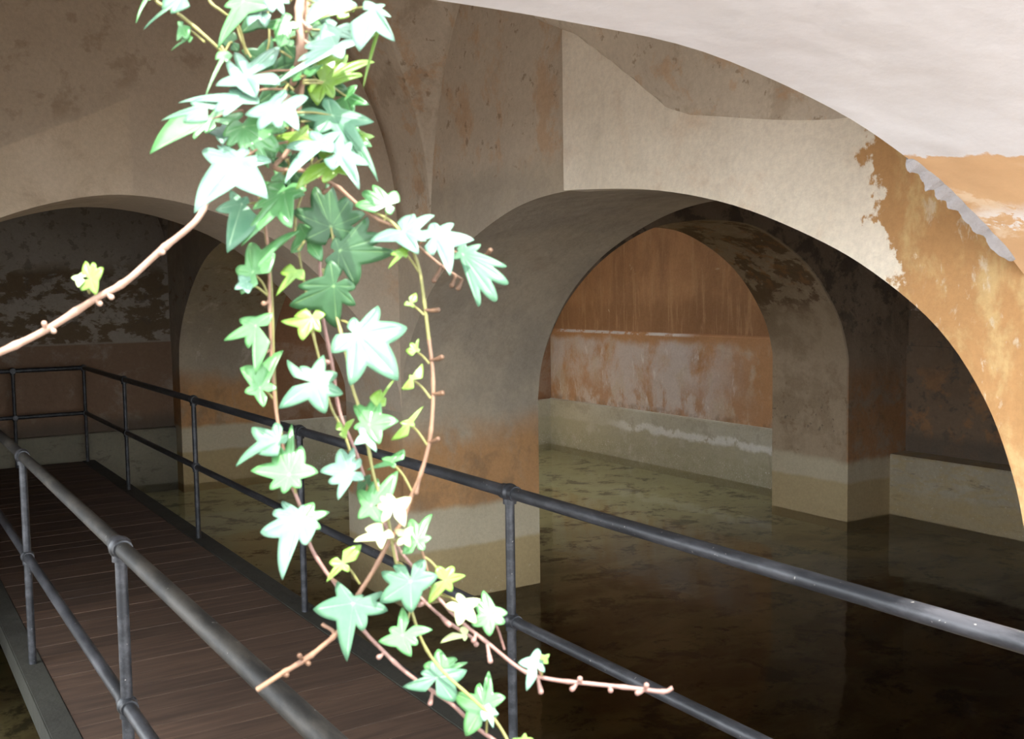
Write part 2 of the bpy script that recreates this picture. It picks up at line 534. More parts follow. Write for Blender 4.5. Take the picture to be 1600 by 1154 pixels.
def plinth(name, x0, x1, y0, y1, zt, mat, slope_axis, back):
    bm = bmesh.new()
    nseg = 24
    for face in range(1):
        pass
    box_bm(bm, x0, x1, y0, y1, ZB, zt)
    # the top falls slightly towards the room and its arris is worn
    for v in bm.verts:
        if v.co.z > zt - 1e-4:
            f = v.co.x if slope_axis == 0 else v.co.y
            if abs(f - back) > 1e-3:
                v.co.z -= 0.015
    bmesh.ops.bevel(bm, geom=[e for e in bm.edges], offset=0.008, segments=2, affect='EDGES')
    return struct(link_mesh(name, bm, mat))


plinth('baseboard_right', 8.36, 8.42, YB1 - 0.02, 12.2, -1.535, M_plinth, 0, 8.42)
plinth('baseboard_right_near', 8.33, 8.60, 0.9, YB0 + 0.02, -1.60, M_plinth_near, 0, 8.60)
plinth('baseboard_far_right', XA1 + .01, 8.37, 12.13, 12.19, -1.545, M_plinth, 1, 12.19)
plinth('baseboard_far_left', XL, XA0 + .02, 12.35, 12.44, -1.53, M_plinth_dim, 1, 12.44)

# front wall with the low entrance arch
YF0, YF1 = 0.92, 1.80
fr_pts = [(-2.3, ZB), (-1.55, ZB)] + arch_front + [(3.40, ZB), (9.2, ZB), (9.2, TOP + 1.2), (-2.3, TOP + 1.2)]
struct(link_mesh('wall_front', extrude_poly(fr_pts, 'y', YF0, YF1), M_soffit))


# chipped render left along the inner arris of the entrance arch
def chips():
    bm = bmesh.new()
    prof = [p for p in arch_front if 2.42 < p[0] < 2.97]
    n = 60
    P = catmull([(u, z, 0) for u, z in prof], 10)
    m = len(P)
    top, bot = [], []
    for i, p in enumerate(P):
        t = i / (m - 1)
        wdt = 0.046 * math.sin(PI * t) ** 0.5 * (0.75 + 0.7 * mnoise.noise(Vector((t * 9, 1.3, 0)))) + 0.002
        wdt *= 1 + 0.45 * mnoise.noise(Vector((t * 16, 7.3, 0))) + 0.15 * mnoise.noise(Vector((t * 60, 2.3, 0)))
        d = Vector((p.x - 0.9, 0, p.y + 1.2)).normalized()
        a = Vector((p.x, YF1 - 0.02, p.y)) - d * -0.005
        b = Vector((p.x, YF1 + 0.006, p.y)) - d * wdt
        c = Vector((p.x, YF1 + 0.014, p.y)) + d * 0.01
        e = Vector((p.x, YF1 - 0.02, p.y)) + d * 0.01
        top.append([bm.verts.new(v) for v in (a, b, c, e)])
    for i in range(m - 1):
        for k in range(4):
            j = (k + 1) % 4
            bm.faces.new((top[i][k], top[i][j], top[i + 1][j], top[i + 1][k]))
    bm.faces.new(top[0])
    bm.faces.new(top[-1][::-1])
    return bm


struct(link_mesh('trim_1', chips(), M_chip, ang=20))

# ------------------------------------------------------------------ vaults
ZV, BV = 0.45, 1.85
LIT_EDGE = [(4.215, 1.31), (4.193, 1.297), (3.976, 1.202), (3.788, 1.058), (3.611, 0.915), (3.444, 0.777), (3.287, 0.718),
            (2.921, 0.655), (2.545, 0.60), (1.5, 0.52)]


def lerp_tab(tab, y):
    for (a, za), (b, zb) in zip(tab, tab[1:]):
        if b <= y <= a:
            t = (y - b) / (a - b)
            return zb + (za - zb) * t
    return tab[-1][1]


def ell(u, c, a, zs=ZV, b=BV):
    t = abs(u - c) / a
    return zs + b * math.sqrt(max(0.0, 1 - t * t))


def near_vault(x, y):
    if y < 4.215:
        f = ell(x, 1.30, 1.70, 0.56, 1.74)
        g = lerp_tab(LIT_EDGE, y)
    else:
        f = ell(x, 1.38, 1.74)
        g = ell(y, 4.97, 0.90) if y < 5.87 else -9
        if x > 2.77:                       # the web runs into the wall in a soft curve
            g -= 0.35 - math.sqrt(max(0.0, 0.1225 - (x - 2.77) ** 2))
    k = 0.03
    h = max(f, g) + k * math.exp(-abs(f - g) / k) * 0.5
    return h + 0.012 * mnoise.noise(Vector((x * 1.5, y * 1.5, 0)))


# unseen light shaft, added to brighten the far right bay, opens its vault skyward
SX0, SX1, SY0, SY1 = 5.2, 7.2, 8.5, 11.1


def heightfield(name, xs, ys, fn, mat, hole=None):
    bm = bmesh.new()
    G = [[bm.verts.new((x, y, fn(x, y))) for y in ys] for x in xs]
    for i in range(len(xs) - 1):
        for j in range(len(ys) - 1):
            mx_, my_ = (xs[i] + xs[i + 1]) / 2, (ys[j] + ys[j + 1]) / 2
            if hole and hole[0] < mx_ < hole[1] and hole[2] < my_ < hole[3]:
                continue
            bm.faces.new((G[i][j], G[i][j + 1], G[i + 1][j + 1], G[i + 1][j]))
    o = link_mesh(name, bm, mat, ang=40)
    o.modifiers.new('thick', 'SOLIDIFY').thickness = 0.05
    for p in o.modifiers:
        p.offset = 1
    return struct(o)


def cosgrid(c, a, n, lo=-1, hi=1):
    return [c + a * math.sin(PI / 2 * (lo + (hi - lo) * i / n)) for i in range(n + 1)]


xs = cosgrid(1.36, 1.76, 110)
ys = [1.6 + 2.6 * i / 80 for i in range(80)] + [4.212, 4.218] + [y for y in cosgrid(4.97, 0.90, 90) if y > 4.23] + \
     [5.875, 5.9, 6.0, 6.1, 6.2, 6.33]
heightfield('ceiling', xs, ys, near_vault, M_vault)


def barrel(x0, x1):
    c, a = (x0 + x1) / 2, (x1 - x0) / 2
    return lambda x, y: ell(x, c, a, 0.45, 1.5) + 0.012 * mnoise.noise(Vector((x, y, 3)))


def cross(x0, x1, y0, y1):
    c, a = (x0 + x1) / 2, (x1 - x0) / 2
    d, b = (y0 + y1) / 2, (y1 - y0) / 2
    return lambda x, y: max(ell(x, c, a, 0.45, 1.5), ell(y, d, b, 0.45, 1.5))


def span(a, b, n):
    return cosgrid((a + b) / 2, (b - a) / 2, n)


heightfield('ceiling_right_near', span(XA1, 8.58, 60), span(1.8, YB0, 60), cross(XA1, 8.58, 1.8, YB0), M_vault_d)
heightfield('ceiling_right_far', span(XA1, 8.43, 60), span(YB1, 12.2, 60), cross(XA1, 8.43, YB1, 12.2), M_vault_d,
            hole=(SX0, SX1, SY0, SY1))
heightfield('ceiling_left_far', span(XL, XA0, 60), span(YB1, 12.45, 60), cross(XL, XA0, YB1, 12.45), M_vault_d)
bm = bmesh.new()
for a in ((XL - 0.6, SX0, YF0, 12.9), (SX1, 9.2, YF0, 12.9), (SX0, SX1, YF0, SY0), (SX0, SX1, SY1, 12.9)):
    box_bm(bm, *a, TOP, TOP + 0.2)
struct(link_mesh('roof_slab', bm, M_vault_d, smooth=False))
bm = bmesh.new()
for a in ((SX0 - .1, SX0, SY0 - .1, SY1 + .1), (SX1, SX1 + .1, SY0 - .1, SY1 + .1), (SX0, SX1, SY0 - .1, SY0), (SX0, SX1, SY1, SY1 + .1)):
    box_bm(bm, *a, 1.5, TOP + 0.9)
struct(link_mesh('added_light_shaft', bm, M_soffit, smooth=False))

# ------------------------------------------------------------------ floor, water, ground outside
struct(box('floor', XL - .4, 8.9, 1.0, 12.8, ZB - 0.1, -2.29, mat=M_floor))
bm = bmesh.new()
bmesh.ops.create_grid(bm, x_segments=2, y_segments=2, size=1)
for v in bm.verts:
    v.co.x = XL + (8.57 - XL) * (v.co.x + 1) / 2
    v.co.y = 1.0 + (12.42 - 1.0) * (v.co.y + 1) / 2
    v.co.z = -2.2
o = link_mesh('pool_water', bm, M_water, smooth=False)
if o.data.polygons[0].normal.z < 0:
    o.data.flip_normals()
o['kind'] = 'stuff'
thing(o, 'dark still shallow water over a blotchy algae-stained bottom, filling the vaulted bays', 'water')
struct(box('ground', -16, 16, -18, 1.0, -2.7, -1.84, mat=M_ground))
struct(box('ground_left', -16, XL - 0.5, 1.0, 16, -2.7, -1.9, mat=M_ground))


# ------------------------------------------------------------------ tubes
def tube(bm, pts, rad, seg=10, cap=True):
    P = [Vector(p) for p in pts]
    n = len(P)
    if not hasattr(rad, '__len__'):
        rad = [rad] * n
    t0 = (P[1] - P[0]).normalized()
    ref = Vector((0, 0, 1)) if abs(t0.z) < 0.9 else Vector((1, 0, 0))
    u = t0.cross(ref).normalized()
    rings = []
    for i in range(n):
        t = (P[min(i + 1, n - 1)] - P[max(i - 1, 0)]).normalized()
        u = (u - t * u.dot(t)).normalized()
        v = t.cross(u)
        rings.append([bm.verts.new(P[i] + (u * math.cos(2 * PI * k / seg) + v * math.sin(2 * PI * k / seg)) * rad[i]) for k in range(seg)])
    for i in range(n - 1):
        for k in range(seg):
            j = (k + 1) % seg
            bm.faces.new((rings[i][k], rings[i][j], rings[i + 1][j], rings[i + 1][k]))
    if cap:
        bm.faces.new(rings[0][::-1])
        bm.faces.new(rings[-1])


def ball(bm, c, r, squash=(1, 1, 1)):
    m = Matrix.Translation(c) @ Matrix.Diagonal((squash[0], squash[1], squash[2], 1))
    bmesh.ops.create_uvsphere(bm, u_segments=16, v_segments=10, radius=r, matrix=m)


# ------------------------------------------------------------------ walkway
DZ = -1.82
YW0, YW1 = 1.0, 12.20
wk = bpy.data.objects.new('walkway', None)
COL.objects.link(wk)
wk.location = (1.36, 6.0, DZ)
thing(wk, 'dark brown boarded walkway with grey edge beams running over the water between two railings', 'walkway')


def rel(bm, o):
    bmesh.ops.translate(bm, verts=bm.verts, vec=-Vector(o.location))
    return bm


bm = bmesh.new()
y = math.ceil(YW0 / 0.17) * 0.17
k = 0
while y < YW1 - 0.05:
    dz = 0.0012 * math.sin(k * 2.3)
    box_bm(bm, 0.70, 2.035, y + 0.0035, min(y + 0.1665, YW1), DZ - 0.04, DZ - 0.004 + dz)
    y += 0.17
    k += 1


def keep_world(o):      # materials use object coordinates: keep the mesh in world space under a moved parent
    o.matrix_parent_inverse = Matrix.Translation(-Vector(o.parent.location))
    return o


keep_world(link_mesh('deck_boards', bm, M_deck, wk, smooth=False))
for x0, x1 in ((0.585, 0.70), (2.035, 2.175)):
    bm = bmesh.new()
    box_bm(bm, x0, x1, YW0, YW1, DZ - 0.13, DZ)
    bmesh.ops.bevel(bm, geom=list(bm.edges), offset=0.006, segments=2, affect='EDGES')
    keep_world(link_mesh('edge_beam', bm, M_curb, wk))
for yy in (2.2, 4.42, 6.66, 8.9, 11.2):
    keep_world(box('cross_beam', 0.62, 2.14, yy, yy + 0.1, DZ - 0.17, DZ - 0.04, mat=M_curb, parent=wk))
    for xx in (0.72, 1.94):
        keep_world(box('support_leg', xx, xx + 0.1, yy, yy + 0.1, -2.29, DZ - 0.17, mat=M_curb, parent=wk))

# ------------------------------------------------------------------ railings
ZT, ZM = -0.772, -1.275


def railing(name, x, ys, label, end=None):
    root = bpy.data.objects.new(name, None)
    COL.objects.link(root)
    root.location = (x, ys[0], DZ)
    thing(root, label, 'railing', 'pipe railings along the walkway')
    y0, y1 = 1.05, ys[-1]
    for nm, z, r in (('top_rail', ZT, 0.0245), ('mid_rail', ZM, 0.0215)):
        bm = bmesh.new()
        path = [(x, y0 + (y1 - y0) * i / 40, z) for i in range(41)]
        tube(bm, path, r, 18)
        if end is not None:
            tube(bm, [(x + (end - x) * i / 6, y1, z) for i in range(7)], r, 18)
        keep_world(link_mesh(nm, bm, M_rail_w if nm == 'top_rail' and x < 1 else M_rail, root))
    posts = [(x, yy) for yy in ys]
    if end is not None:
        posts.append(((x + end) / 2, y1))
    for px, py in posts:
        bm = bmesh.new()
        tube(bm, [(px, py, DZ + 0.0005), (px, py, ZM), (px, py, ZT)], 0.0185, 16)
        p = keep_world(link_mesh('post', bm, M_rail, root))
        for z, r in ((ZT, 0.036), (ZM, 0.0325)):
            bm = bmesh.new()
            ball(bm, (px, py, z), r)
            # short collars of the fitting
            tube(bm, [(px, py - r * 1.25, z), (px, py + r * 1.25, z)], r * 0.83, 16)
            tube(bm, [(px, py, z - r * 1.2), (px, py, z)], r * 0.74, 16)
            q = link_mesh('rail_fitting', bm, M_rail, p)
            q.matrix_parent_inverse = Matrix.Identity(4)
    return root


ysr = (1.15, 3.31, 5.54, 7.72, 10.08, 12.12)
railing('handrail', 2.085, ysr, 'dark pipe railing along the pool side, turning across the far end of the walkway', end=0.66)
railing('handrail.001', 0.65, (1.15, 3.30, 5.53, 7.72, 10.08, 12.12), 'dark pipe railing in the lower left corner, on the left edge of the walkway')

# ------------------------------------------------------------------ ivy
def leaf_mat(name, c1, c2, vein, trans, gloss_rough=0.32, spec=0.6):
    k = NT(name)
    at = k.n.new('ShaderNodeAttribute')
    at.attribute_name = 'vein'
    n = k.noise(55, 5, 0.6)
    col = k.mix(k.smooth(n, 0.35, 0.65), c1, c2)
    col = k.mix(k.math('MULTIPLY', k.smooth(at.outputs['Fac'], 0.55, 0.9), 0.6), col, vein)
    k.link(col, k.b.inputs['Base Color'])
    k.b.inputs['Roughness'].default_value = gloss_rough
    k.b.inputs['Specular IOR Level'].default_value = spec
    k.link(k.bump(k.noise(140, 4, 0.6), 0.25, 0.0006), k.b.inputs['Normal'])
    tr = k.n.new('ShaderNodeBsdfTranslucent')
    k.link(k.mix(1.0, col, (1.0, 1.25, 0.35, 1), 'MULTIPLY'), tr.inputs['Color'])
    mx = k.n.new('ShaderNodeMixShader')
    mx.inputs[0].default_value = trans
    k.link(k.b.outputs[0], mx.inputs[1])
    k.link(tr.outputs[0], mx.inputs[2])
    k.link(mx.outputs[0], k.out.inputs['Surface'])
    return k.m


VEIN = (0.42, 0.60, 0.30, 1)
LM = {
    'm': leaf_mat('pale_green_ivy_leaf', (0.05, 0.125, 0.07, 1), (0.07, 0.155, 0.085, 1), (0.28, 0.38, 0.24, 1), 0.16, 0.45, 0.4),
    'w': leaf_mat('glossy_pale_ivy_leaf', (0.075, 0.155, 0.105, 1), (0.105, 0.195, 0.135, 1), (0.34, 0.44, 0.30, 1), 0.12, 0.38, 0.6),  # pale green that also carries the glare on top-lit leaves
    'g': leaf_mat('green_ivy_leaf', (0.055, 0.17, 0.05, 1), (0.08, 0.21, 0.07, 1), (0.28, 0.42, 0.2, 1), 0.22),
    'd': leaf_mat('dark_ivy_leaf', (0.018, 0.060, 0.018, 1), (0.026, 0.08, 0.026, 1), (0.2, 0.33, 0.12, 1), 0.15, 0.45, 0.4),  # dark green that also carries the shadow on the inner leaves
    'y': leaf_mat('young_ivy_leaf', (0.13, 0.24, 0.03, 1), (0.17, 0.28, 0.04, 1), (0.35, 0.42, 0.12, 1), 0.38),
    'c': leaf_mat('cream_ivy_leaf', (0.42, 0.44, 0.22, 1), (0.34, 0.44, 0.20, 1), (0.55, 0.6, 0.3, 1), 0.25),
}


def stem_mat(name, c1, c2):
    k = NT(name)
    n = k.noise(70, 6, 0.7, (1, 1, .4))
    k.link(k.mix(k.smooth(n, 0.35, 0.65), c1, c2), k.b.inputs['Base Color'])
    k.b.inputs['Roughness'].default_value = 0.6
    k.link(k.bump(n, 0.5, 0.001), k.b.inputs['Normal'])
    return k.m


SM = {
    'b': stem_mat('brown_ivy_stem', (0.14, 0.07, 0.04, 1), (0.2, 0.11, 0.06, 1)),
    'p': stem_mat('reddish_ivy_stem', (0.15, 0.07, 0.055, 1), (0.21, 0.115, 0.09, 1)),
    'o': stem_mat('olive_ivy_stem', (0.13, 0.12, 0.03, 1), (0.17, 0.155, 0.045, 1)),
    't': stem_mat('pale_bare_twig', (0.24, 0.14, 0.095, 1), (0.32, 0.20, 0.145, 1)),
}
CAMD = {  # facing of the blade, in camera terms (right, down, forward)
    'w': (0.0, -0.62, -0.78), 'm': (0.0, -0.45, -0.88), 'g': (-0.1, -0.42, -0.90), 'd': (0.1, 0.18, -0.97), 'y': (0.15, -0.35, -0.92), 'c': (0.0, -0.6, -0.8)}


def at(px, py, d):
    return R @ (Vector((px - CX, py - CY, FPX)) * (d / FPX))


def leaf_mesh(base, tips, d, cls, seed, att=None):
    """A lobed ivy blade: veins leave the base towards every lobe; outline, cupping and curl are modelled in the blade's own plane."""
    rnd = random.Random(seed)
    nc = Vector(CAMD[cls])
    nc += Vector((rnd.uniform(-.22, .22), rnd.uniform(-.15, .15), 0))
    n = (R @ nc).normalized()
    O = at(base[0], base[1], d)
    up = Vector((0, 0, 1))
    ux = up.cross(n).normalized()
    uy = n.cross(ux)
    T = []
    for px, py in tips:
        px, py = base[0] + (px - base[0]) * 1.10, base[1] + (py - base[1]) * 1.10
        ray = R @ Vector((px - CX, py - CY, FPX))
        s = O.dot(n) / ray.dot(n)
        p = ray * s - O
        flat = at(px, py, d) - O
        if p.length > 1.55 * flat.length:
            p = flat.lerp(p, 0.45 * flat.length / max(p.length - flat.length, 1e-6))
        T.append((p.dot(ux), p.dot(uy), p.dot(n)))
    T.sort(key=lambda t: math.atan2(t[1], t[0]))
    ang = [math.atan2(t[1], t[0]) for t in T]
    rad = [math.hypot(t[0], t[1]) for t in T]
    m = len(T)
    gaps = [((ang[(i + 1) % m] - ang[i]) % (2 * PI)) or 2 * PI for i in range(m)]
    gi = max(range(m), key=lambda i: gaps[i])
    if att:
        pv = at(att[0], att[1], d) - O
        pa = math.atan2(pv.dot(uy), pv.dot(ux))
        for i in range(m):
            if (pa - ang[i]) % (2 * PI) < gaps[i] and gaps[i] > 0.8:
                gi = i
    Rm = max(rad)
    out = []            # (x, y, vein, off-plane share, distance from vein)

    def bez(a, c, b, k):
        return [((1 - t) ** 2 * a[0] + 2 * t * (1 - t) * c[0] + t * t * b[0],
                 (1 - t) ** 2 * a[1] + 2 * t * (1 - t) * c[1] + t * t * b[1], t) for t in [j / k for j in range(k)]]

    K = 8
    for i in range(m):
        j = (i + 1) % m
        a, b = T[i], T[j]
        g = gaps[i]
        if (i == gi and g > 1.1) or g > 2.2:
            # petiole side: rounded shoulders and a notch
            am = ang[i] + g / 2
            notch = (0.07 * Rm * math.cos(am), 0.07 * Rm * math.sin(am))
            sh = min(g * 0.33, 1.0)
            for side, src, th in ((0, a, ang[i]), (1, b, ang[j])):
                r0 = math.hypot(src[0], src[1])
                dirn = 1 if side == 0 else -1
                s_ang = th + dirn * sh
                sr = min(0.66 * r0, 0.50 * Rm)
                S = (sr * math.cos(s_ang), sr * math.sin(s_ang))
                c1 = (0.48 * src[0] + 0.72 * S[0], 0.48 * src[1] + 0.72 * S[1])
                c2 = ((S[0] + notch[0]) * 0.5 + 0.35 * S[0], (S[1] + notch[1]) * 0.5 + 0.35 * S[1])
                seg = bez(src, c1, S, K) + bez(S, c2, notch, 4)
                seg = [(x, y, min(1, t if q < K else 1), src[2] * (1 - min(1, q / K))) for q, (x, y, t) in enumerate(seg)]
                if side == 0:
                    out += [(x, y, t, z, q == 0) for q, (x, y, t, z) in enumerate(seg)]
                    out.append((notch[0], notch[1], 1, 0, False))
                else:
                    rev = seg[1:][::-1]
                    out += [(x, y, t, z, False) for x, y, t, z in rev]
        else:
            wgt = 0.5
            th = ang[i] + g * wgt
            base_r = min(rad[i], rad[j])
            fr = 0.74 if g < 0.7 else (0.66 if g < 1.2 else (0.56 if g < 1.9 else 0.46))
            sr = base_r * fr
            S = (sr * math.cos(th), sr * math.sin(th))
            for side, src in ((0, a), (1, b)):
                c1 = (0.52 * src[0] + 0.70 * S[0], 0.52 * src[1] + 0.70 * S[1])
                seg = bez(src, c1, S, K)
                seg = [(x, y, t, src[2] * (1 - t), q == 0) for q, (x, y, t) in enumerate(seg)]
                if side == 0:
                    out += seg
                    out.append((S[0], S[1], 1, 0, False))
                else:
                    out += seg[1:][::-1]
    N = len(out)
    rings = 5
    bm = bmesh.new()
    vl = bm.verts.layers.float.new('vein')
    curl = rnd.uniform(0.05, 0.20)
    fold = rnd.uniform(0.02, 0.06) * (0.4 if cls == 'd' or m > 6 else 1)
    c = bm.verts.new(O)
    c[vl] = 1.0
    G = []
    for r in range(1, rings + 1):
        f = r / rings
        ring = []
        for x, y, t, z, is_tip in out:
            rr = math.hypot(x, y) / Rm
            off = z * f - curl * Rm * (f * rr) ** 2 + fold * Rm * math.sin(min(1, t * 1.2) * PI * 0.75) * f * rr * 1.2
            p = O + ux * (x * f) + uy * (y * f) + n * off
            v = bm.verts.new(p)
            v[vl] = (1.0 if is_tip else 0.0) * (1 if f < 0.85 else 0.3)
            ring.append(v)
        G.append(ring)
    for i in range(N):
        j = (i + 1) % N
        bm.faces.new((c, G[0][i], G[0][j]))
        for r in range(rings - 1):
            bm.faces.new((G[r][i], G[r + 1][i], G[r + 1][j], G[r][j]))
    return bm, O, n


def leaf_object(spec, parent, d, idx):
    cls, base, tips, att, dd, sm = spec
    bm, O, n = leaf_mesh(base, tips, d + dd, cls, idx * 13 + 5, att)
    lf = link_mesh('leaf', bm, LM[cls], parent, ang=180)
    so = lf.modifiers.new('thick', 'SOLIDIFY')
    so.thickness = 0.0005
    so.offset = 0
    if att:
        A = at(att[0], att[1], d)
        mid = (A + O) / 2 + Vector((0, 0, 0.12 * (A - O).length)) - n * 0.003
        bm = bmesh.new()
        pts = catmull([A, mid, O - n * 0.0006], 6)
        tube(bm, pts, 0.00085, 8)
        link_mesh('petiole', bm, SM[sm], lf)
    return lf


def strand(name, label, stems, leaves, d0, pegs=(), bud=None):
    """stems: list of (material key, [(px, py, extra depth)], radius start, radius end)"""
    root = bpy.data.objects.new(name, None)
    COL.objects.link(root)
    thing(root, label, 'ivy', 'ivy strands hanging in front of the arch')
    for mk, pts, r0, r1 in stems:
        Q = [p if isinstance(p, Vector) else at(p[0], p[1], d0 + p[2]) for p in pts]
        W = [Q[0]]
        for a, b in zip(Q, Q[1:]):         # even out long runs so that the curve does not overshoot
            L = (b - a).length
            if L > 0.12:
                W += [a.lerp(b, f) for f in (0.05, 0.35, 0.65, 0.95)]
            W.append(b)
        P = catmull(W, 7)
        n = len(P)
        rad = []
        for i in range(n):
            t = i / (n - 1)
            node = 1 + 0.28 * max(0, math.cos(i * 2 * PI / 9.0)) ** 6
            rad.append((r0 + (r1 - r0) * t) * node * 0.82)
        bm = bmesh.new()
        tube(bm, P, rad, 10)
        for px, py, qx, qy in [p[:4] for p in pegs if p[4] == mk]:
            a, b = at(px, py, d0), at(qx, qy, d0 - 0.004)
            tube(bm, catmull([a, (a + b) / 2 + Vector((0, 0, -.0006)), b], 3), [0.0013, .0012, .0012, .0013, .0016, .0018, .0014][:7], 8)
            ball(bm, b, 0.0019)
        o = link_mesh('stem', bm, SM[mk], root, ang=60)
    for i, sp in enumerate(leaves):
        leaf_object(sp, root, d0, i + int(d0 * 1000))
    return root


